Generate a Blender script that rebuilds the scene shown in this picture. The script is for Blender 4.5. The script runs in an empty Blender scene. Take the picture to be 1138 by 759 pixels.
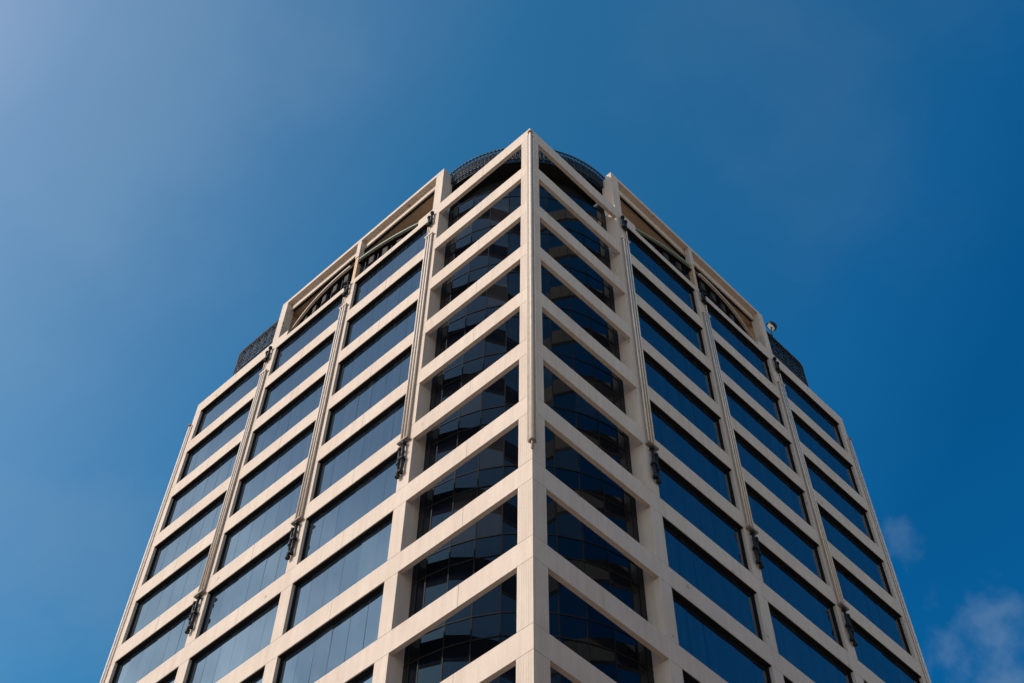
import bpy, math, random
from mathutils import Matrix, Vector
random.seed(7)
sc = bpy.context.scene
COL = sc.collection
ZR = 66.6                      # height of the main roof beam above the street
E_ = 31.2                      # length of one facade
FL = 4.0                       # storey height
BD = 1.06                      # depth of a spandrel beam
COLS = [8.05, 15.63, 23.2]     # column centres along a facade
HW = 0.40                      # half a column
GL = 0.25                      # recess of the window glass
NLEV = 15
DC, DR = 7.62, 6.82            # curved corner glass: centre offset and radius

# ------------------------------------------------------------------ materials
def new_mat(name):
    m = bpy.data.materials.new(name); m.use_nodes = True
    nt = m.node_tree
    return m, nt, nt.nodes['Principled BSDF']

def mat_plain(name, col, rough=0.6, metal=0.0, var=0.12, scale=6.0, spec=0.4):
    m, nt, b = new_mat(name)
    tc = nt.nodes.new('ShaderNodeTexCoord')
    n = nt.nodes.new('ShaderNodeTexNoise'); n.inputs['Scale'].default_value = scale; n.inputs['Detail'].default_value = 6
    nt.links.new(tc.outputs['Object'], n.inputs['Vector'])
    r = nt.nodes.new('ShaderNodeValToRGB')
    r.color_ramp.elements[0].position = 0.3; r.color_ramp.elements[1].position = 0.7
    r.color_ramp.elements[0].color = (*[c*(1-var) for c in col], 1)
    r.color_ramp.elements[1].color = (*[min(1, c*(1+var)) for c in col], 1)
    nt.links.new(n.outputs['Fac'], r.inputs['Fac'])
    nt.links.new(r.outputs['Color'], b.inputs['Base Color'])
    b.inputs['Roughness'].default_value = rough; b.inputs['Metallic'].default_value = metal; b.inputs['Specular IOR Level'].default_value = spec
    return m

def mat_concrete():
    m, nt, b = new_mat('cream_precast')
    N = nt.nodes; Lk = nt.links
    tc = N.new('ShaderNodeTexCoord')
    big = N.new('ShaderNodeTexNoise'); big.inputs['Scale'].default_value = 0.35; big.inputs['Detail'].default_value = 4
    mp = N.new('ShaderNodeMapping'); mp.inputs['Scale'].default_value = (1.6, 1.6, 0.18)
    streak = N.new('ShaderNodeTexNoise'); streak.inputs['Scale'].default_value = 2.2; streak.inputs['Detail'].default_value = 7; streak.inputs['Roughness'].default_value = 0.65
    fine = N.new('ShaderNodeTexNoise'); fine.inputs['Scale'].default_value = 9; fine.inputs['Detail'].default_value = 8; fine.inputs['Roughness'].default_value = 0.7
    spot = N.new('ShaderNodeTexVoronoi'); spot.inputs['Scale'].default_value = 0.55
    for t in (big, fine, spot): Lk.new(tc.outputs['Object'], t.inputs['Vector'])
    Lk.new(tc.outputs['Object'], mp.inputs['Vector']); Lk.new(mp.outputs['Vector'], streak.inputs['Vector'])
    def ramp(p0, c0, p1, c1, src):
        r = N.new('ShaderNodeValToRGB'); e = r.color_ramp.elements
        e[0].position, e[1].position = p0, p1; e[0].color = (*c0, 1); e[1].color = (*c1, 1)
        Lk.new(src, r.inputs['Fac']); return r.outputs['Color']
    base = ramp(0.3, (0.53, 0.425, 0.352), 0.7, (0.58, 0.475, 0.397), big.outputs['Fac'])
    st = ramp(0.30, (0.87, 0.85, 0.83), 0.62, (1, 1, 1), streak.outputs['Fac'])
    fi = ramp(0.30, (0.91, 0.905, 0.90), 0.66, (1.0, 1.0, 1.0), fine.outputs['Fac'])
    sp = ramp(0.045, (0.45, 0.42, 0.38), 0.075, (1, 1, 1), spot.outputs['Distance'])
    def mul(a, c, f=1.0):
        x = N.new('ShaderNodeMix'); x.data_type = 'RGBA'; x.blend_type = 'MULTIPLY'
        x.inputs['Factor'].default_value = f
        Lk.new(a, x.inputs[6]); Lk.new(c, x.inputs[7]); return x.outputs[2]
    c = mul(mul(mul(base, st), fi), sp, 0.7)
    Lk.new(c, b.inputs['Base Color'])
    b.inputs['Roughness'].default_value = 0.85
    b.inputs['Specular IOR Level'].default_value = 0.25
    bp = N.new('ShaderNodeBump'); bp.inputs['Strength'].default_value = 0.25; bp.inputs['Distance'].default_value = 0.02
    Lk.new(fine.outputs['Fac'], bp.inputs['Height']); Lk.new(bp.outputs['Normal'], b.inputs['Normal'])
    return m

def mat_glass(name, base, ior, tint, rough=0.02, dust=0.010):
    m, nt, b = new_mat(name)
    N = nt.nodes; Lk = nt.links
    b.inputs['Base Color'].default_value = (*base, 1)
    b.inputs['Roughness'].default_value = rough
    b.inputs['IOR'].default_value = ior
    b.inputs['Specular Tint'].default_value = (*tint, 1)
    tc = N.new('ShaderNodeTexCoord')
    mp = N.new('ShaderNodeMapping'); mp.inputs['Scale'].default_value = (1.0, 1.0, 0.45)
    n = N.new('ShaderNodeTexNoise'); n.inputs['Scale'].default_value = 0.9; n.inputs['Detail'].default_value = 2
    Lk.new(tc.outputs['Object'], mp.inputs['Vector']); Lk.new(mp.outputs['Vector'], n.inputs['Vector'])
    bp = N.new('ShaderNodeBump'); bp.inputs['Strength'].default_value = 0.12; bp.inputs['Distance'].default_value = 0.03
    Lk.new(n.outputs['Fac'], bp.inputs['Height']); Lk.new(bp.outputs['Normal'], b.inputs['Normal'])
    # dusty streaks on the pane
    mp2 = N.new('ShaderNodeMapping'); mp2.inputs['Scale'].default_value = (3.0, 3.0, 0.12)
    n2 = N.new('ShaderNodeTexNoise'); n2.inputs['Scale'].default_value = 1.6; n2.inputs['Detail'].default_value = 6
    Lk.new(tc.outputs['Object'], mp2.inputs['Vector']); Lk.new(mp2.outputs['Vector'], n2.inputs['Vector'])
    r = N.new('ShaderNodeValToRGB'); e = r.color_ramp.elements
    e[0].position, e[1].position = 0.42, 0.75
    e[0].color = (*base, 1); e[1].color = (*[c + dust for c in base], 1)
    Lk.new(n2.outputs['Fac'], r.inputs['Fac']); Lk.new(r.outputs['Color'], b.inputs['Base Color'])
    return m

M = dict(
    concrete=mat_concrete(),
    glass=mat_glass('blue_tinted_glass', (0.004, 0.008, 0.014), 2.45, (0.80, 0.92, 1.0)),
    dusty=mat_glass('dusty_blue_glass', (0.007, 0.011, 0.016), 2.38, (0.80, 0.92, 1.0)),
    blind=mat_glass('glass_over_blinds', (0.009, 0.009, 0.011), 1.42, (0.8, 0.93, 1.0), dust=0.003),
    drum=mat_glass('dark_blue_glass', (0.001, 0.002, 0.005), 1.42, (0.5, 0.8, 1.0), dust=0.002),
    bronze=mat_plain('dark_bronze', (0.011, 0.009, 0.008), 0.6, 0.0, spec=0.12),
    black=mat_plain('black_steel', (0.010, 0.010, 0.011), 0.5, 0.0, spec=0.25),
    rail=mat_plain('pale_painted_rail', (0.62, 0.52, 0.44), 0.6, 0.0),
    brown_bracket=mat_plain('brown_channel', (0.22, 0.17, 0.13), 0.7, 0.0),  # brown of the rail brackets
    shadow_channel=mat_plain('tan_shadow_channel', (0.30, 0.235, 0.18), 0.7, 0.0),  # rail backing, its tan paints the shadow lines of the rails
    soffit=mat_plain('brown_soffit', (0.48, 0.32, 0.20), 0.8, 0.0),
    green=mat_plain('green_grey_fascia', (0.22, 0.25, 0.19), 0.6, 0.0),
    brown=mat_plain('brown_panel', (0.026, 0.020, 0.015), 0.8, 0.0),
    roof=mat_plain('grey_roofing', (0.25, 0.24, 0.23), 0.9, 0.0),
    lattice=mat_plain('blue_black_steel', (0.014, 0.02, 0.026), 0.5, 0.0),
    steel=mat_plain('sunlit_steel', (0.085, 0.07, 0.058), 0.6, 0.0, spec=0.2),  # lighter copy of the lattice steel, sunlight put into its colour
    brick=mat_plain('tan_brick', (0.50, 0.37, 0.26), 0.9, 0.0, 0.1, 1.0),
    navy=mat_plain('navy_panel', (0.008, 0.014, 0.026), 0.5, 0.0, spec=0.3),
    white=mat_plain('white_lamp_housing', (0.5, 0.5, 0.47), 0.4, 0.0),
    asphalt=mat_plain('asphalt', (0.05, 0.05, 0.052), 0.9, 0.0, 0.25, 1.5),
    paving=mat_plain('pale_paving', (0.50, 0.42, 0.34), 0.85, 0.0, 0.15, 0.8),
    ground=mat_plain('dry_ground', (0.46, 0.37, 0.28), 0.95, 0.0, 0.2, 0.05),
    paint=mat_plain('road_paint', (0.75, 0.75, 0.72), 0.7, 0.0),
)

# ------------------------------------------------------------------ mesh helper
class MB:
    def __init__(s): s.v = []; s.f = []; s.mi = []; s.smooth = []
    def face_box(s, pts, mi=0):
        i = len(s.v); s.v += pts
        s.f += [(i, i+3, i+2, i+1), (i+4, i+5, i+6, i+7), (i, i+1, i+5, i+4), (i+1, i+2, i+6, i+5), (i+2, i+3, i+7, i+6), (i+3, i, i+4, i+7)]
        s.mi += [mi]*6; s.smooth += [False]*6
    def box(s, a, b, mi=0):
        x0, x1 = sorted((a[0], b[0])); y0, y1 = sorted((a[1], b[1])); z0, z1 = sorted((a[2], b[2]))
        s.face_box([(x0,y0,z0),(x1,y0,z0),(x1,y1,z0),(x0,y1,z0),(x0,y0,z1),(x1,y0,z1),(x1,y1,z1),(x0,y1,z1)], mi)
    def tube(s, a, b, r, n=8, mi=0, r2=None):
        a, b = Vector(a), Vector(b); d = (b-a).normalized()
        u = d.orthogonal().normalized(); w = d.cross(u); i = len(s.v); r2 = r if r2 is None else r2
        for p, q in ((a, r), (b, r2)):
            for k in range(n):
                t = 2*math.pi*k/n; s.v.append(tuple(p + (u*math.cos(t) + w*math.sin(t))*q))
        for k in range(n):
            s.f.append((i+k, i+(k+1) % n, i+n+(k+1) % n, i+n+k)); s.mi.append(mi); s.smooth.append(True)
        s.f.append(tuple(i+n-1-k for k in range(n))); s.f.append(tuple(i+n+k for k in range(n)))
        s.mi += [mi, mi]; s.smooth += [False, False]
    def build(s, name, mats, parent=None):
        me = bpy.data.meshes.new(name); me.from_pydata(s.v, [], s.f)
        for m in (mats if isinstance(mats, (list, tuple)) else [mats]): me.materials.append(m)
        me.polygons.foreach_set('material_index', s.mi); me.polygons.foreach_set('use_smooth', s.smooth)
        me.update()
        o = bpy.data.objects.new(name, me); COL.objects.link(o)
        if parent: o.parent = parent
        return o

def P(side, s, o, z):          # facade coordinates: s along the wall from the near corner, o inward, z from the roof beam
    return (-s, o, z) if side == 'L' else (-o, s, z)
def fbox(mb, side, s0, s1, o0, o1, z0, z1, mi=0):
    mb.box(P(side, s0, o0, z0), P(side, s1, o1, z1), mi)

def empty(name, loc, label=None, cat=None):
    o = bpy.data.objects.new(name, None); COL.objects.link(o); o.location = loc
    if label: o['label'] = label
    if cat: o['category'] = cat
    return o

# ------------------------------------------------------------------ the tower
tower = empty('office_tower', (0, 0, ZR), 'cream concrete grid office tower with blue glass and an open curved glass corner', 'building')

def wcol(z):                   # near corner column: a little wider towards the street
    return 0.69 + 0.0033*(-z)

GAP = 0.018
# spandrel beams, one per storey and facade
NOTCH = (9.55, 21.9)           # the roof beam is cut down in front of the penthouse terrace
for k in range(NLEV+1):
    zt = -FL*k; zb = zt - BD
    for side in 'LR':
        m = MB()
        # joints in the middle of the bays, real gaps with a recessed core behind
        joints = [0.0 if side == 'R' else 0.22, 3.9, 11.9, 19.4, 27.2, E_]
        for a, b in zip(joints[:-1], joints[1:]):
            a2 = a + (GAP/2 if a > 1 else 0); b2 = b - (GAP/2 if b < E_-1 else 0)
            cuts = sorted(set([a2, b2] + [c for c in (7.64, NOTCH[0], NOTCH[1]) if a2 < c < b2]))
            for c0, c1 in zip(cuts[:-1], cuts[1:]):
                mid = (c0+c1)/2
                dep = 0.22 if mid < 7.64 else 0.33
                top = zt - 0.56 if (k == 0 and NOTCH[0] < mid < NOTCH[1]) else zt
                fbox(m, side, c0, c1, 0.0, dep, zb, top)
        fbox(m, side, 0.25, E_-0.05, 0.035, 0.20, zb+0.03, zt-0.6)
        m.build('spandrel_beam', M['concrete'], tower)

# columns between the beams
def col_segments(top_levels):
    out = []
    for k in range(NLEV):
        out.append((-FL*k - BD - GAP, -FL*(k+1) + GAP))
    return out
# near corner column, finely ribbed
m = MB()
for (z1, z0) in col_segments(0):
    w = wcol((z0+z1)/2)
    m.box((-w+0.012, 0.012, z0), (-0.012, w-0.012, z1))
    n = 7; st = w/n
    for i in range(n):
        a = i*st + (0.004 if i else 0.0); b = (i+1)*st - (0.004 if i < n-1 else 0)
        if i == 0: m.box((-b, 0, z0), (0, 0.012, z1)); m.box((-0.012, 0.0125, z0), (0, b, z1))
        else:
            m.box((-b, 0, z0), (-a, 0.0125, z1)); m.box((-0.0125, a, z0), (0, b, z1))
m.box((-0.68, 0.02, -FL*NLEV-BD), (-0.02, 0.68, -ZR))
m.build('corner_column', M['concrete'], tower)
for side in 'LR':
    for ci, c in enumerate(COLS):
        m = MB()
        dep = 0.82 if ci == 0 else 0.34
        for (z1, z0) in col_segments(0): fbox(m, side, c-HW, c+HW, 0, dep, z0, z1)
        # recessed core shows in the joints
        fbox(m, side, c-HW+0.03, c+HW-0.03, 0.23, dep-0.03, -ZR, -BD)
        if ci == 0: fbox(m, side, c-HW+0.012, c+HW-0.012, 0.225, dep-0.012, -FL*NLEV, -0.004)
        fbox(m, side, c-HW, c+HW, 0, dep, -ZR, -FL*NLEV-BD-GAP)
        m.build('column', M['concrete'], tower)
    # far end column
    m = MB()
    for (z1, z0) in col_segments(0): fbox(m, side, E_-0.66, E_, 0.0, 0.66, z0, z1)
    fbox(m, side, E_-0.64, E_-0.02, 0.23, 0.64, -ZR, -0.02)
    fbox(m, side, E_-0.66, E_, 0.0, 0.66, -ZR, -FL*NLEV-BD-GAP)
    m.build('end_column', M['concrete'], tower)

# windows: one per bay and storey, six panes each in a dark frame
def tilt_pane(mb, side, s0, s1, z0, z1, mi):
    t = [random.gauss(0, 0.0010) for _ in range(3)]
    pts = []
    for zz in (z0, z1):
        for (ss, oo) in ((s0, 0), (s1, 0), (s1, 0.02), (s0, 0.02)):
            o = GL + oo + t[0]*(ss-(s0+s1)/2)/(s1-s0)*6 + t[1]*(zz-(z0+z1)/2)/(z1-z0)*6
            pts.append(P(side, ss, o, zz))
    if side == 'L':
        pts = [pts[1], pts[0], pts[3], pts[2], pts[5], pts[4], pts[7], pts[6]]
        mb.face_box(pts, mi)
    else:
        pts = [pts[3], pts[2], pts[1], pts[0], pts[7], pts[6], pts[5], pts[4]]
        pts = [pts[1], pts[0], pts[3], pts[2], pts[5], pts[4], pts[7], pts[6]]
        mb.face_box(pts, mi)
BAYS = [(COLS[0]+HW, COLS[1]-HW), (COLS[1]+HW, COLS[2]-HW), (COLS[2]+HW, E_-0.66)]
for k in range(NLEV):
    zt = -FL*k - BD; zb = -FL*(k+1)
    for side in 'LR':
        for (s0, s1) in BAYS:
            g = MB(); n = 6
            for i in range(n):
                a = s0+0.07+(s1-s0-0.14)*i/n; b = s0+0.07+(s1-s0-0.14)*(i+1)/n
                tilt_pane(g, side, a+0.008, b-0.008, zb+0.03, zt-0.05, 1 if random.random() < 0.16 else 0)
            w = g.build('window', [M['glass'], M['dusty']], tower)
            f = MB()
            fbox(f, side, s0+0.003, s1-0.003, 0.025, 0.335, zt-0.045, zt-0.003)      # dark head lining under the beam
            fbox(f, side, s0+0.003, s1-0.003, 0.21, 0.335, zb+0.003, zb+0.04)
            for e in (s0+0.003, s1-0.073): fbox(f, side, e, e+0.07, 0.17, 0.335, zb+0.04, zt-0.045)
            for i in range(1, n):
                a = s0+0.07+(s1-s0-0.14)*i/n
                fbox(f, side, a-0.008, a+0.008, GL+0.003, 0.335, zb+0.04, zt-0.045)
            fbox(f, side, s0+0.07, s1-0.07, 0.337, 0.36, zb+0.003, zt-0.003)          # back panel
            f.build('window_frame', M['bronze'], w)

# curved glass in the open corner: faceted panes, spandrel and vision bands, a storey per part
def DP(ang, z, r=DR):          # ang in degrees from facing +x towards -y
    a = math.radians(ang); return (-DC + r*math.cos(a), DC - r*math.sin(a), z)
NP = 10; A0, A1 = -3.0, 93.0
STEP = (A1-A0)/NP
def drum_pane(mb, a, b, z0, z1, mi, r=DR, th=0.03):
    ja, jb, jz = [random.gauss(0, 0.003) for _ in range(3)]
    pts = []
    for zz, e in ((z0, -jz), (z1, jz)):
        pts += [DP(a, zz, r+ja+e), DP(b, zz, r+jb+e), DP(b, zz, r+jb+e-th), DP(a, zz, r+ja+e-th)]
    mb.face_box([pts[1], pts[0], pts[3], pts[2], pts[5], pts[4], pts[7], pts[6]], mi)
for k in range(NLEV+1):
    z_hi = -FL*k - 0.2; z_sp = z_hi - 1.1; z_lo = z_hi - FL
    g = MB()
    for i in range(NP):
        a = A0+i*STEP+0.25; b = A0+(i+1)*STEP-0.25
        drum_pane(g, a, b, z_sp+0.035, z_hi-0.035, 0)
        drum_pane(g, a, b, z_lo+0.035, z_sp-0.035, 1 if random.random() < 0.13 else 0)
    w = g.build('curved_window', [M['drum'], M['blind']], tower)
    f = MB()
    for i in range(NP):
        a = A0+i*STEP; b = a+STEP
        for zc in (z_hi, z_sp):
            p = [DP(a, zc-0.03, DR+0.03), DP(b, zc-0.03, DR+0.03), DP(b, zc-0.03, DR-0.06), DP(a, zc-0.03, DR-0.06)]
            q = [(x, y, z+0.06) for x, y, z in p]
            f.face_box([p[1], p[0], p[3], p[2], q[1], q[0], q[3], q[2]])
    for i in range(NP+1):
        a = A0+i*STEP
        for z0, z1 in ((z_sp+0.03, z_hi-0.03), (z_lo+0.03, z_sp-0.03)):
            p = [DP(a-0.22, z0, DR+0.02), DP(a+0.22, z0, DR+0.02), DP(a+0.22, z0, DR-0.06), DP(a-0.22, z0, DR-0.06)]
            q = [(x, y, z1) for x, y, z in p]
            f.face_box([p[1], p[0], p[3], p[2], q[1], q[0], q[3], q[2]])
    f.build('curved_window_frame', M['bronze'], w)
# dark core behind the curved glass and closing panels beside the column
m = MB()
n = 24
ring = [DP(-6+102*i/n, 0, DR-0.12) for i in range(n+1)]
i0 = len(m.v)
poly = [(-DC-1.5, 0.84), (-DC-1.5, DC+1.5), (-0.84, DC+1.5)]
pts2 = [(x, y) for x, y, z in ring] + [(-DC-1.0, 0.9), (-DC-1.0, DC+1.0), (-0.9, DC+1.0)]
for zz in (-ZR, -0.3): m.v += [(x, y, zz) for x, y in pts2]
c = len(pts2)
for i in range(c): m.f.append((i, (i+1) % c, c+(i+1) % c, c+i)[::-1])
m.f.append(tuple(range(c))); m.f.append(tuple(range(2*c-1, c-1, -1)))
m.mi = [0]*len(m.f); m.smooth = [False]*len(m.f)
m.build('curved_core', M['bronze'], tower)

for side in 'LR':
    m = MB(); fbox(m, side, COLS[0]-HW-0.34, COLS[0]-HW-0.01, 0.80, 0.95, -ZR, -0.21); m.build('closing_strip', M['black'], tower)

# inner core, rear walls and roof
m = MB()
m.box((-E_+0.7, 9.2, -ZR), (-0.42, E_-0.7, -0.9)); m.box((-E_+0.7, 0.42, -ZR), (-9.2, 9.19, -0.9))
m.build('core', M['bronze'], tower)
m = MB()
m.box((-E_, E_-0.6, -ZR), (-0.67, E_-0.005, -0.005)); m.box((-E_+0.005, 0.67, -ZR), (-E_+0.6, E_-0.61, -0.005))
m.build('rear_wall', M['concrete'], tower)
m = MB()
m.box((-E_+0.65, 9.2, -0.88), (-0.5, E_-0.65, -0.62)); m.box((-E_+0.65, 0.5, -0.88), (-9.2, 9.19, -0.62))
m.build('roof', M['roof'], tower)

# ------------------------------------------------------------------ raised penthouse frame on each facade
def build_penthouse(side):
    ft = 4.28
    A_, C_ = COLS[0], COLS[2]
    for (a, b, dep) in ((A_-HW-0.01, A_+0.26, 0.82), (C_-0.32, C_+0.30, 0.6)):
        m = MB(); fbox(m, side, a, b, 0.002, dep, 0.002, ft-0.30)
        m.build('frame_post', M['concrete'], tower)
    # outer top beam: thin face, underside in shade, then a second strip hanging inside
    m = MB()
    fbox(m, side, A_-HW-0.01, C_+0.30, 0.0, 0.47, ft-0.295, ft)
    m.build('top_beam', M['concrete'], tower)
    m = MB()
    fbox(m, side, A_+0.27, C_-0.33, 0.37, 0.465, ft-0.84, ft-0.30)
    m.build('inner_fascia', M['concrete'], tower)
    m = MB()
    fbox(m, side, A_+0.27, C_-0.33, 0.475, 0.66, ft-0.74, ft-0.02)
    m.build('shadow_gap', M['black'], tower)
    m = MB()
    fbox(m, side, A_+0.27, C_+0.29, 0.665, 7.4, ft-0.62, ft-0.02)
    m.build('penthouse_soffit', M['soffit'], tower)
    # middle post
    m = MB(); fbox(m, side, COLS[1]-0.19, COLS[1]+0.17, 0.01, 0.36, 2.15, ft-0.30)
    m.build('frame_post', M['concrete'], tower)
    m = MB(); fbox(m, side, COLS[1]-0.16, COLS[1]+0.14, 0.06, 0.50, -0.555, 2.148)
    m.build('lower_post', M['soffit'], tower)  # lower length of the middle post, brown and slightly set back
    # end cheeks of the terrace
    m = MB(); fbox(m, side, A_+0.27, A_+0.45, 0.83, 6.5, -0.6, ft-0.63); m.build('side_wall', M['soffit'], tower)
    m = MB(); fbox(m, side, A_+0.235, A_+0.265, 0.83, 6.5, -0.6, ft-0.63); m.build('dark_cover', M['black'], tower)  # added black sheet that hides the sunlit side wall
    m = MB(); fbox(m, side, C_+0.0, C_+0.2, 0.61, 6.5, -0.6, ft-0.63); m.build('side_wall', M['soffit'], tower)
    # bowed terrace: pale curved edge, dark glazing with brown panels below it
    sc_, half, sag, o_end = 16.55, 6.25, 0.80, 0.70
    R = (half*half + sag*sag)/(2*sag); oc = o_end - sag + R
    amax = math.asin(half/R)
    def arc(t, dr): a = -amax + 2*amax*t; return (sc_ + (R-dr)*math.sin(a), oc - (R-dr)*math.cos(a))
    def band(mb, t0, t1, d0, d1, z0, z1, n, mi=0):
        for i in range(n):
            u0 = t0+(t1-t0)*i/n; u1 = t0+(t1-t0)*(i+1)/n
            q = [arc(u0, d0), arc(u1, d0), arc(u1, d1), arc(u0, d1)]
            p = [P(side, s, o, z0) for s, o in q] + [P(side, s, o, z1) for s, o in q]
            if side == 'L': p = [p[1], p[0], p[3], p[2], p[5], p[4], p[7], p[6]]
            mb.face_box(p, mi)
    tb = 0.5 + math.asin((COLS[1]-sc_)/R)/(2*amax); g_ = 0.035
    for t0, t1 in ((0, tb-g_), (tb+g_, 1)):
        m = MB(); band(m, t0, t1, 0, 0.16, 1.44, 1.57, 16); m.build('terrace_edge', M['green'] if t0 == 0 else M['concrete'], tower)
    m = MB(); band(m, 0, 1, 0.161, 1.6, 1.45, 1.53, 32); m.build('terrace_slab', M['bronze'], tower)
    m = MB(); band(m, 0.0, 1.0, 0.42, 0.50, -0.62, 1.448, 32); w = m.build('terrace_glazing', M['drum'], tower)
    m = MB()
    for i in range(11):
        u = (i+0.5)/11
        if abs(u-tb) < 0.03: continue
        band(m, u-0.016, u+0.016, 0.24, 0.415, 0.45, 1.15, 2)
    m.build('brown_panel', M['brown'], w)
    m = MB()
    for i in range(12):
        u = 0.02+0.96*i/11; band(m, u-0.002, u+0.002, 0.36, 0.419, -0.6, 1.395, 1)
    m.build('mullion', M['black'], w)
for side in 'LR': build_penthouse(side)

# ------------------------------------------------------------------ curved crown of the open corner
m = MB()
nc = 28
for i in range(nc):
    a = -2+94*i/nc; b = -2+94*(i+1)/nc
    p = [DP(a, 0.0, DR-1.2), DP(b, 0.0, DR-1.2), DP(b, 0.0, DR-1.4), DP(a, 0.0, DR-1.4)]
    q = [(x, y, 3.1) for x, y, z in p]; m.face_box([p[1], p[0], p[3], p[2], q[1], q[0], q[3], q[2]])
m.build('crown_wall', M['black'], tower)  # black colour stands in for the shaded open storey under the crown
m = MB()
top = [DP(-4+98*i/nc, 0, DR-0.06) for i in range(nc+1)]
pts2 = [(x, y) for x, y, z in top] + [(-DC-0.5, 1.0), (-DC-0.5, DC+0.5), (-1.0, DC+0.5)]
c = len(pts2)
for zz in (2.95, 3.09): m.v += [(x, y, zz) for x, y in pts2]
for i in range(c): m.f.append((i, (i+1) % c, c+(i+1) % c, c+i)[::-1])
m.f.append(tuple(range(c))); m.f.append(tuple(range(2*c-1, c-1, -1)))
m.mi = [0]*len(m.f); m.smooth = [False]*len(m.f)
m.build('crown_slab', M['black'], tower)

def lattice(path, z0, z1, name, mat='lattice', k=1.0):   # ring truss: rails, uprights and crossed bars along a path of (x, y)
    m = MB(); zm = (z0+z1)/2
    for (x0, y0), (x1, y1) in zip(path[:-1], path[1:]):
        for z, r in ((z0, 0.045), (z1, 0.06), (zm, 0.02)): m.tube((x0, y0, z), (x1, y1, z), r*k, 6)
        m.tube((x0, y0, z0), (x1, y1, zm), 0.018*k, 5); m.tube((x1, y1, z0), (x0, y0, zm), 0.018*k, 5)
        m.tube((x0, y0, zm), (x1, y1, z1), 0.018*k, 5); m.tube((x1, y1, zm), (x0, y0, z1), 0.018*k, 5)
        m.tube((x0, y0, z0), (x0, y0, z1), 0.03, 5)
    return m.build(name, M[mat], tower)
lattice([DP(-2+94*i/44, 0, DR+0.10)[:2] for i in range(45)], 3.15, 4.55, 'crown_lattice')
g = MB()
for i in range(22):
    a = -2+94*i/22; drum_pane(g, a+0.1, a+94/22-0.1, 2.90, 4.45, 0, DR-0.02)
g.build('crown_panel', M['navy'], tower)

# set back rounded glass screens above the outer bays
for side in 'LR':
    path = [(COLS[2]+0.32+i*0.78, 0.62) for i in range(7)]
    s_end = path[-1][0]; rr = 1.75
    for i in range(1, 6):
        t = math.radians(90*i/5); path.append((s_end+rr*math.sin(t), 0.62+rr*(1-math.cos(t))))
    for i in range(1, 11): path.append((s_end+rr, 0.62+rr+0.55*i))
    top = 3.85
    g = MB(); fr = MB()
    for (a, o0), (b, o1) in zip(path[:-1], path[1:]):
        p = [P(side, a, o0, 0.01), P(side, b, o1, 0.01)]
        d = Vector(p[1])-Vector(p[0]); nrm = Vector((d.y, -d.x, 0)).normalized()*0.03
        if side == 'L': nrm = -nrm
        q = [Vector(p[0]), Vector(p[1]), Vector(p[1])-nrm, Vector(p[0])-nrm]
        v0 = [tuple(x + Vector((0, 0, 0.0))) for x in q]; v1 = [(x.x, x.y, top-0.1) for x in q]
        if side == 'L': v0 = [v0[1], v0[0], v0[3], v0[2]]; v1 = [v1[1], v1[0], v1[3], v1[2]]
        g.face_box(v0+v1)
        fr.tube((p[0][0], p[0][1], 0.02), (p[0][0], p[0][1], top), 0.035, 6)
        fr.tube((*p[0][:2], top), (*p[1][:2], top), 0.07, 6)
        fr.tube((*p[0][:2], 1.9), (*p[1][:2], 1.9), 0.05, 6)
    w = g.build('corner_screen', M['dusty'], tower)
    fr.build('screen_frame', M['lattice'], w)
    out = [P(side, a, o-0.12, 0)[:2] for a, o in path]
    lattice(out, 2.05, top, 'screen_lattice', 'steel' if side == 'L' else 'lattice', 0.6 if side == 'L' else 1.0)  # left screen takes the lighter steel for its sunlit look

# ------------------------------------------------------------------ facade access rails
def hooks(mb, side, s, o, z, n=2):
    for i, (ds, dz, ln) in enumerate(((-0.13, 0.0, 0.85), (0.10, 0.28, 1.0), (0.14, -0.72, 0.85), (-0.10, -0.95, 0.8))[:n]):
        a = P(side, s-ds, o, z+dz); b = P(side, s-ds*0.8, o, z+dz-ln)
        mb.tube(a, b, 0.08, 8)
        for q in (a, b):
            mb.tube((q[0], q[1], q[2]+0.07), (q[0], q[1], q[2]-0.07), 0.125, 8)
        mb.tube(a, P(side, s-ds, 0.02, z+dz), 0.03, 6)
for side in 'LR':
    for ci, c in enumerate(COLS):
        s = c+0.12
        m = MB()
        fbox(m, side, s-0.23, s+0.25, -0.09, -0.004, -20.9, -3.3, 1)  # backing coloured darker to draw shadow lines between the tubes
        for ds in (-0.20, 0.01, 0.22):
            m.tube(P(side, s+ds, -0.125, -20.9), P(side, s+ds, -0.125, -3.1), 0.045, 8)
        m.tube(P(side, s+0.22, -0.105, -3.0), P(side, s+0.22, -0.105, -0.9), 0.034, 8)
        r = m.build('access_rail', [M['rail'], M['shadow_channel']], tower)
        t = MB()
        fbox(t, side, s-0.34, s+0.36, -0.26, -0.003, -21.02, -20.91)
        t.build('rail_bracket', M['brown_bracket'], r)
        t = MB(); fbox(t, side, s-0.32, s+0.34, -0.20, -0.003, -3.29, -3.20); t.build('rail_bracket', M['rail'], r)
        h = MB(); hooks(h, side, s+0.02, -0.17, -21.5, 4); h.build('roller_guide', M['black'], r)
        h = MB(); hooks(h, side, s+0.02, -0.17, -1.15, 2); h.build('roller_guide', M['black'], r)
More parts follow.
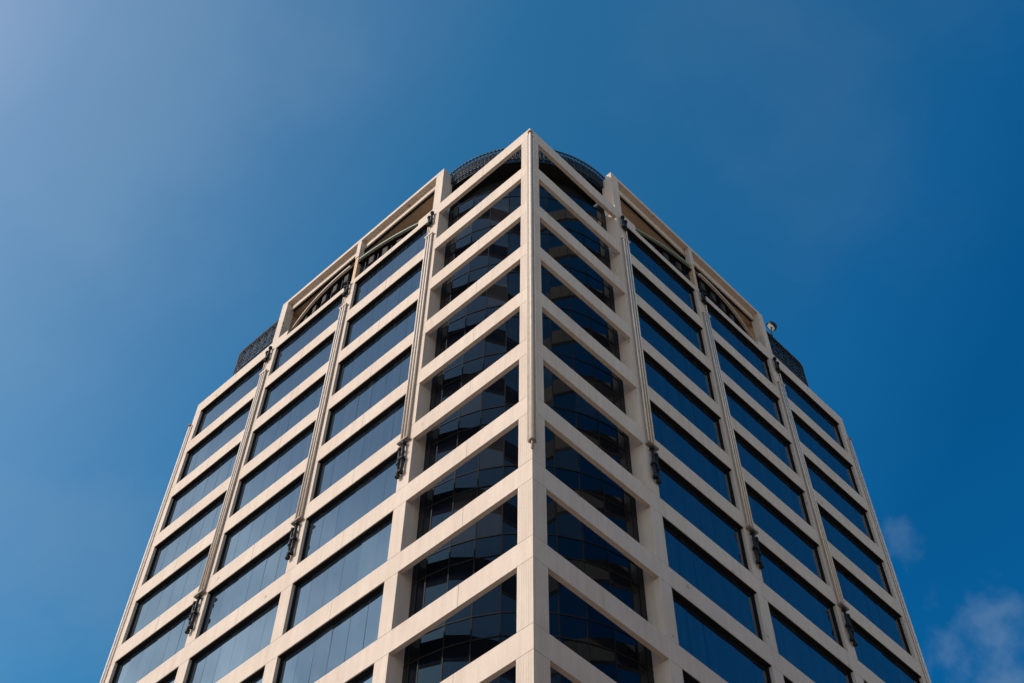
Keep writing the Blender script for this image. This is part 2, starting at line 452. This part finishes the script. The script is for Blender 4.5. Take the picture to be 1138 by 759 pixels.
# the same rail wraps each of the three visible corners
def corner_rail(cx, cy, dx, dy, z0, z1):
    m = MB()
    m.box((cx-dx*0.20, cy+dy*0.002, z0), (cx, cy+dy*0.05, z1), 0)
    m.box((cx-dx*0.165, cy+dy*0.051, z0), (cx-dx*0.035, cy+dy*0.054, z1), 1)
    m.box((cx+dx*0.002, cy-dy*0.20, z0), (cx+dx*0.05, cy, z1), 1)  # darker flank paints the shaded side of the corner pipe
    m.tube((cx+dx*0.055, cy+dy*0.055, z0), (cx+dx*0.055, cy+dy*0.055, z1), 0.07, 14)
    m.tube((cx-dx*0.19, cy+dy*0.055, z0), (cx-dx*0.19, cy+dy*0.055, z1), 0.022, 8)
    m.tube((cx+dx*0.055, cy-dy*0.21, z0), (cx+dx*0.055, cy-dy*0.21, z1), 0.030, 8)
    r = m.build('corner_rail', [M['rail'], M['shadow_channel']], tower)
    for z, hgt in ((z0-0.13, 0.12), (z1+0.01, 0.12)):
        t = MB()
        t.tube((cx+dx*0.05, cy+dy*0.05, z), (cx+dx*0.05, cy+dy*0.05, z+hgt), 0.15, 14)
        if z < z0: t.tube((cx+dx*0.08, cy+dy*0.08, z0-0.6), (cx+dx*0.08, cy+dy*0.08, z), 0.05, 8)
        t.build('rail_bracket', M['brown_bracket'], r)
corner_rail(0, 0, 1, -1, -26.95, -0.75)
corner_rail(-E_, 0, -1, -1, -44, -2.2)
corner_rail(0, E_, 1, 1, -44, -2.2)

# ------------------------------------------------------------------ floodlight above the right-hand roof
fl = empty('floodlight', (-0.30, 25.05, ZR+4.72), 'small pale floodlight with a dark rim on the roof edge at the right', 'floodlight')
m = MB(); m.tube((0, 0, -0.02), (0.12, 0.05, 0.14), 0.40, 20, 0, 0.36); m.build('housing', M['black'], fl)
m = MB(); m.tube((-0.02, -0.01, -0.045), (0, 0, -0.021), 0.30, 20); m.build('lens', M['white'], fl)
m = MB(); m.tube((-0.2, 0, -0.83), (0, 0, -0.03), 0.05, 8); m.tube((-0.2, 0, -0.90), (-0.2, 0, -0.8), 0.12, 10); m.build('bracket', M['black'], fl)

# ------------------------------------------------------------------ street level
def sheet(name, x0, y0, x1, y1, z, mat, h=None):
    m = MB()
    if h is None:
        m.v = [(x0,y0,z),(x1,y0,z),(x1,y1,z),(x0,y1,z)]; m.f = [(0,1,2,3)]; m.mi = [0]; m.smooth = [False]
    else: m.box((x0,y0,z), (x1,y1,z+h))
    o = m.build(name, mat); o['kind'] = 'structure'; return o
sheet('ground', -3000, -3000, 3000, 3000, -0.05, M['ground'])
sheet('road', -600, -18, 600, -6, -0.04, M['asphalt']); sheet('road', 6, -600, 18, -18.002, -0.04, M['asphalt']); sheet('road', 6, -5.998, 18, 600, -0.04, M['asphalt'])
sheet('pavement', -60, -6, 6, 60, -0.045, M['paving'], 0.045+0.08)
sheet('pavement', 18, -60, 80, -18, -0.045, M['paving'], 0.045+0.08)
m = MB()
for i in range(-40, 41):
    if -2 <= i <= 6: continue
    m.box((i*6, -12.08, -0.039), (i*6+3, -11.92, -0.036)); m.box((11.92, i*6, -0.039), (12.08, i*6+3, -0.036))
o = m.build('road_marking', M['paint']); o['kind'] = 'structure'

# blocks across the street: they throw warm light back on the shaded facade and show low in its glass
def block(x0, y0, x1, y1, h, storeys, label, mat):
    b = empty('brick_block', ((x0+x1)/2, (y0+y1)/2, 0), label, 'building')
    cx, cy = (x0+x1)/2, (y0+y1)/2
    m = MB(); m.box((x0-cx, y0-cy, -0.03), (x1-cx, y1-cy, h)); w_ = m.build('wall', M[mat], b)
    m = MB(); m.box((x0-cx-0.3, y0-cy-0.3, h+0.002), (x1-cx+0.3, y1-cy+0.3, h+0.7)); m.build('cornice', M[mat], b)
    st = h/storeys
    for k in range(storeys):      # window band facing the tower
        m = MB(); m.box((x0-cx-0.03, y0-cy+2, k*st+1.2), (x0-cx+0.02, y1-cy-2, k*st+2.5)); m.build('window_band', M['glass'], b)
block(42, -14, 62, 75, 42, 11, 'long tan brick block across the street from the shaded facade', 'brick')

# ------------------------------------------------------------------ camera (fitted to the facade grid)
yaw, pitch, roll = map(math.radians, (43.7887, 60.2628, 0.2644))
fwd = Vector((-math.sin(yaw)*math.cos(pitch), math.cos(yaw)*math.cos(pitch), math.sin(pitch)))
r = Vector((math.cos(yaw), math.sin(yaw), 0)); u = r.cross(fwd)
r2 = r*math.cos(roll) + u*math.sin(roll); u2 = -r*math.sin(roll) + u*math.cos(roll)
cam = bpy.data.cameras.new('camera'); co = bpy.data.objects.new('camera', cam); COL.objects.link(co)
mat = Matrix((r2, u2, -fwd)).transposed().to_4x4(); mat.translation = Vector((23.7298, -25.4185, ZR-64.9882))
co.matrix_world = mat
cam.sensor_width = 36; cam.lens = 1371.2555/1138*36
cam.shift_x = -11.3144/1138; cam.shift_y = -199.2186/1138
cam.clip_end = 10000
sc.camera = co

# ------------------------------------------------------------------ daylight
SUN_EL, SUN_AZ = 29.0, 243.0      # azimuth counted anticlockwise from +x
el, az = math.radians(SUN_EL), math.radians(SUN_AZ)
sdir = Vector((math.cos(az)*math.cos(el), math.sin(az)*math.cos(el), math.sin(el)))
sl = bpy.data.lights.new('sun', 'SUN'); sl.energy = 3.1; sl.angle = math.radians(0.5); sl.color = (1.0, 0.90, 0.81)
so = bpy.data.objects.new('sun', sl); COL.objects.link(so)
so.rotation_euler = sdir.to_track_quat('Z', 'Y').to_euler(); so.location = (0, 0, 150)

w = bpy.data.worlds.new('World'); sc.world = w; w.use_nodes = True
nt = w.node_tree; N = nt.nodes; Lk = nt.links
bg = N['Background']; bg.inputs['Strength'].default_value = 0.12
sky = N.new('ShaderNodeTexSky'); sky.sky_type = 'NISHITA'; sky.sun_disc = False
sky.sun_elevation = el; sky.sun_rotation = math.radians(90) - az
sky.air_density = 1.0; sky.dust_density = 0.6; sky.ozone_density = 2.5
# deep polarised blue away from the sun, thin bright haze towards it
tc = N.new('ShaderNodeTexCoord')
ax = N.new('ShaderNodeVectorMath'); ax.operation = 'DOT_PRODUCT'
Lk.new(tc.outputs['Generated'], ax.inputs[0]); ax.inputs[1].default_value = (math.cos(math.radians(240)), math.sin(math.radians(240)), 0.6)
tn = N.new('ShaderNodeMapRange'); tn.inputs['From Min'].default_value = -0.7; tn.inputs['From Max'].default_value = 1.4
hn = N.new('ShaderNodeTexNoise'); hn.inputs['Scale'].default_value = 3.2; hn.inputs['Detail'].default_value = 5; hn.inputs['Roughness'].default_value = 0.5
Lk.new(tc.outputs['Generated'], hn.inputs['Vector'])
hv = N.new('ShaderNodeMath'); hv.operation = 'MULTIPLY_ADD'; hv.inputs[1].default_value = 0.14; hv.inputs[2].default_value = -0.07
Lk.new(hn.outputs['Fac'], hv.inputs[0])
ha = N.new('ShaderNodeMath'); ha.operation = 'ADD'; Lk.new(ax.outputs['Value'], ha.inputs[0]); Lk.new(hv.outputs[0], ha.inputs[1])
Lk.new(ha.outputs[0], tn.inputs['Value'])
hz = N.new('ShaderNodeValToRGB'); hz.color_ramp.interpolation = 'LINEAR'
SK = [(-0.6, (0.02, 0.50, 0.80)), (-0.07, (0.02, 0.52, 0.82)), (0.06, (0.07, 0.72, 1.04)), (0.17, (0.135, 0.81, 1.06)), (0.44, (0.28, 0.985, 1.15)), (0.57, (0.68, 1.18, 1.23)), (0.65, (0.95, 1.33, 1.28)), (0.72, (1.15, 1.42, 1.34)), (0.79, (1.75, 1.66, 1.46)), (0.88, (1.6, 1.6, 1.45)), (1.0, (1.22, 1.36, 1.27)), (1.14, (0.75, 1.05, 1.15))]
e = hz.color_ramp.elements
while len(e) < len(SK): e.new(0.5)
for el_, (t, cc) in zip(e, SK): el_.position = (t+0.7)/2.1; el_.color = (*[v/2 for v in cc], 1)
Lk.new(tn.outputs['Result'], hz.inputs['Fac'])
g2 = N.new('ShaderNodeMix'); g2.data_type = 'RGBA'; g2.blend_type = 'MULTIPLY'; g2.inputs['Factor'].default_value = 1
Lk.new(sky.outputs['Color'], g2.inputs[6]); Lk.new(hz.outputs['Color'], g2.inputs[7])
gs = N.new('ShaderNodeVectorMath'); gs.operation = 'SCALE'; gs.inputs['Scale'].default_value = 2.0
Lk.new(g2.outputs[2], gs.inputs[0])
sx = N.new('ShaderNodeSeparateXYZ'); Lk.new(tc.outputs['Generated'], sx.inputs[0])
hm = N.new('ShaderNodeMapRange'); hm.interpolation_type = 'SMOOTHSTEP'
hm.inputs['From Min'].default_value = 0.58; hm.inputs['From Max'].default_value = 0.05
Lk.new(sx.outputs['Z'], hm.inputs['Value'])
lo = N.new('ShaderNodeMix'); lo.data_type = 'RGBA'; lo.blend_type = 'MULTIPLY'; lo.inputs['Factor'].default_value = 1
Lk.new(sky.outputs['Color'], lo.inputs[6]); lo.inputs[7].default_value = (1.55, 1.44, 1.30, 1)
s1 = N.new('ShaderNodeMapRange'); s1.interpolation_type = 'SMOOTHSTEP'; s1.inputs['From Min'].default_value = 0.82; s1.inputs['From Max'].default_value = 0.45
Lk.new(sx.outputs['Z'], s1.inputs['Value'])
s2 = N.new('ShaderNodeMapRange'); s2.interpolation_type = 'SMOOTHSTEP'; s2.inputs['From Min'].default_value = 0.82; s2.inputs['From Max'].default_value = 1.02
Lk.new(ha.outputs[0], s2.inputs['Value'])
cn = N.new('ShaderNodeTexNoise'); cn.inputs['Scale'].default_value = 9; cn.inputs['Detail'].default_value = 6
Lk.new(tc.outputs['Generated'], cn.inputs['Vector'])
cr = N.new('ShaderNodeMapRange'); cr.inputs['From Min'].default_value = 0.3; cr.inputs['From Max'].default_value = 0.7; cr.inputs['To Min'].default_value = 0.35; cr.inputs['To Max'].default_value = 1.5
Lk.new(cn.outputs['Fac'], cr.inputs['Value'])
s0 = N.new('ShaderNodeMapRange'); s0.interpolation_type = 'SMOOTHSTEP'; s0.inputs['From Min'].default_value = 0.34; s0.inputs['From Max'].default_value = 0.52
Lk.new(sx.outputs['Z'], s0.inputs['Value'])
s01 = N.new('ShaderNodeMath'); s01.operation = 'MULTIPLY'; Lk.new(s0.outputs[0], s01.inputs[0]); Lk.new(s1.outputs[0], s01.inputs[1])
s3 = N.new('ShaderNodeMath'); s3.operation = 'MULTIPLY'; Lk.new(s01.outputs[0], s3.inputs[0]); Lk.new(s2.outputs[0], s3.inputs[1])
bx = N.new('ShaderNodeVectorMath'); bx.operation = 'DOT_PRODUCT'; Lk.new(tc.outputs['Generated'], bx.inputs[0]); bx.inputs[1].default_value = (math.cos(math.radians(190)), math.sin(math.radians(190)), 0)
s6 = N.new('ShaderNodeMapRange'); s6.interpolation_type = 'SMOOTHSTEP'; s6.inputs['From Min'].default_value = 0.42; s6.inputs['From Max'].default_value = 0.70
Lk.new(bx.outputs['Value'], s6.inputs['Value'])
s7 = N.new('ShaderNodeMath'); s7.operation = 'MULTIPLY'; Lk.new(s3.outputs[0], s7.inputs[0]); Lk.new(s6.outputs[0], s7.inputs[1])
s4 = N.new('ShaderNodeMath'); s4.operation = 'MULTIPLY'; Lk.new(s7.outputs[0], s4.inputs[0]); Lk.new(cr.outputs[0], s4.inputs[1])
s5 = N.new('ShaderNodeVectorMath'); s5.operation = 'MULTIPLY_ADD'; Lk.new(s4.outputs[0], s5.inputs[0]); s5.inputs[1].default_value = (3.9, 2.7, 1.75); s5.inputs[2].default_value = (1, 1, 1)
gh = N.new('ShaderNodeVectorMath'); gh.operation = 'MULTIPLY'; Lk.new(gs.outputs[0], gh.inputs[0]); Lk.new(s5.outputs[0], gh.inputs[1])
hmx = N.new('ShaderNodeMix'); hmx.data_type = 'RGBA'
Lk.new(hm.outputs['Result'], hmx.inputs['Factor']); Lk.new(gh.outputs[0], hmx.inputs[6]); Lk.new(lo.outputs[2], hmx.inputs[7])
# thin clouds, placed by direction in the sky
def cloud(prev, cdir, rad, scale, lo, hi, amount, col):
    d = N.new('ShaderNodeVectorMath'); d.operation = 'DISTANCE'
    Lk.new(tc.outputs['Generated'], d.inputs[0]); d.inputs[1].default_value = cdir
    mr = N.new('ShaderNodeMapRange'); mr.interpolation_type = 'SMOOTHSTEP'
    mr.inputs['From Min'].default_value = rad; mr.inputs['From Max'].default_value = 0.0
    Lk.new(d.outputs['Value'], mr.inputs['Value'])
    n = N.new('ShaderNodeTexNoise'); n.inputs['Scale'].default_value = scale; n.inputs['Detail'].default_value = 8; n.inputs['Roughness'].default_value = 0.55
    Lk.new(tc.outputs['Generated'], n.inputs['Vector'])
    n1 = N.new('ShaderNodeMath'); n1.operation = 'MULTIPLY'; Lk.new(n.outputs['Fac'], n1.inputs[0]); n1.inputs[1].default_value = 1.7
    a = N.new('ShaderNodeMath'); a.operation = 'MULTIPLY_ADD'; Lk.new(mr.outputs['Result'], a.inputs[0]); a.inputs[1].default_value = 0.75; Lk.new(n1.outputs[0], a.inputs[2])
    m2 = N.new('ShaderNodeMapRange'); m2.interpolation_type = 'SMOOTHSTEP'
    m2.inputs['From Min'].default_value = lo; m2.inputs['From Max'].default_value = hi; m2.inputs['To Max'].default_value = amount
    Lk.new(a.outputs['Value'], m2.inputs['Value'])
    ed = N.new('ShaderNodeMath'); ed.operation = 'MULTIPLY'; ed.use_clamp = True; Lk.new(mr.outputs['Result'], ed.inputs[0]); ed.inputs[1].default_value = 4.0
    fm = N.new('ShaderNodeMath'); fm.operation = 'MULTIPLY'; Lk.new(ed.outputs[0], fm.inputs[0]); Lk.new(m2.outputs['Result'], fm.inputs[1])
    mx = N.new('ShaderNodeMix'); mx.data_type = 'RGBA'
    Lk.new(fm.outputs[0], mx.inputs['Factor']); Lk.new(prev, mx.inputs[6]); mx.inputs[7].default_value = (*col, 1)
    return mx.outputs[2]
def pixdir(x, y):
    a = x-569-11.3144; b = -(y-379.5+199.2186)
    return (fwd*1371.2555 + r2*a + u2*b).normalized()
CL = (1.5, 2.3, 3.3)
c = hmx.outputs[2]
c = cloud(c, pixdir(1110, 745), 0.092, 30, 1.14, 1.84, 0.34, CL)
c = cloud(c, pixdir(110, 110), 0.30, 6, 0.95, 1.75, 0.13, (2.2, 3.0, 4.0))
c = cloud(c, pixdir(95, 640), 0.15, 12, 0.95, 1.75, 0.16, (1.7, 2.3, 3.0))
c = cloud(c, pixdir(880, 60), 0.25, 6, 1.0, 1.8, 0.06, (2.0, 2.6, 3.3))
c = cloud(c, pixdir(998, 606), 0.035, 45, 1.15, 1.8, 0.16, CL)
Lk.new(c, bg.inputs['Color'])

sc.view_settings.view_transform = 'Standard'; sc.view_settings.look = 'None'
sc.view_settings.exposure = 0.3; sc.view_settings.gamma = 1
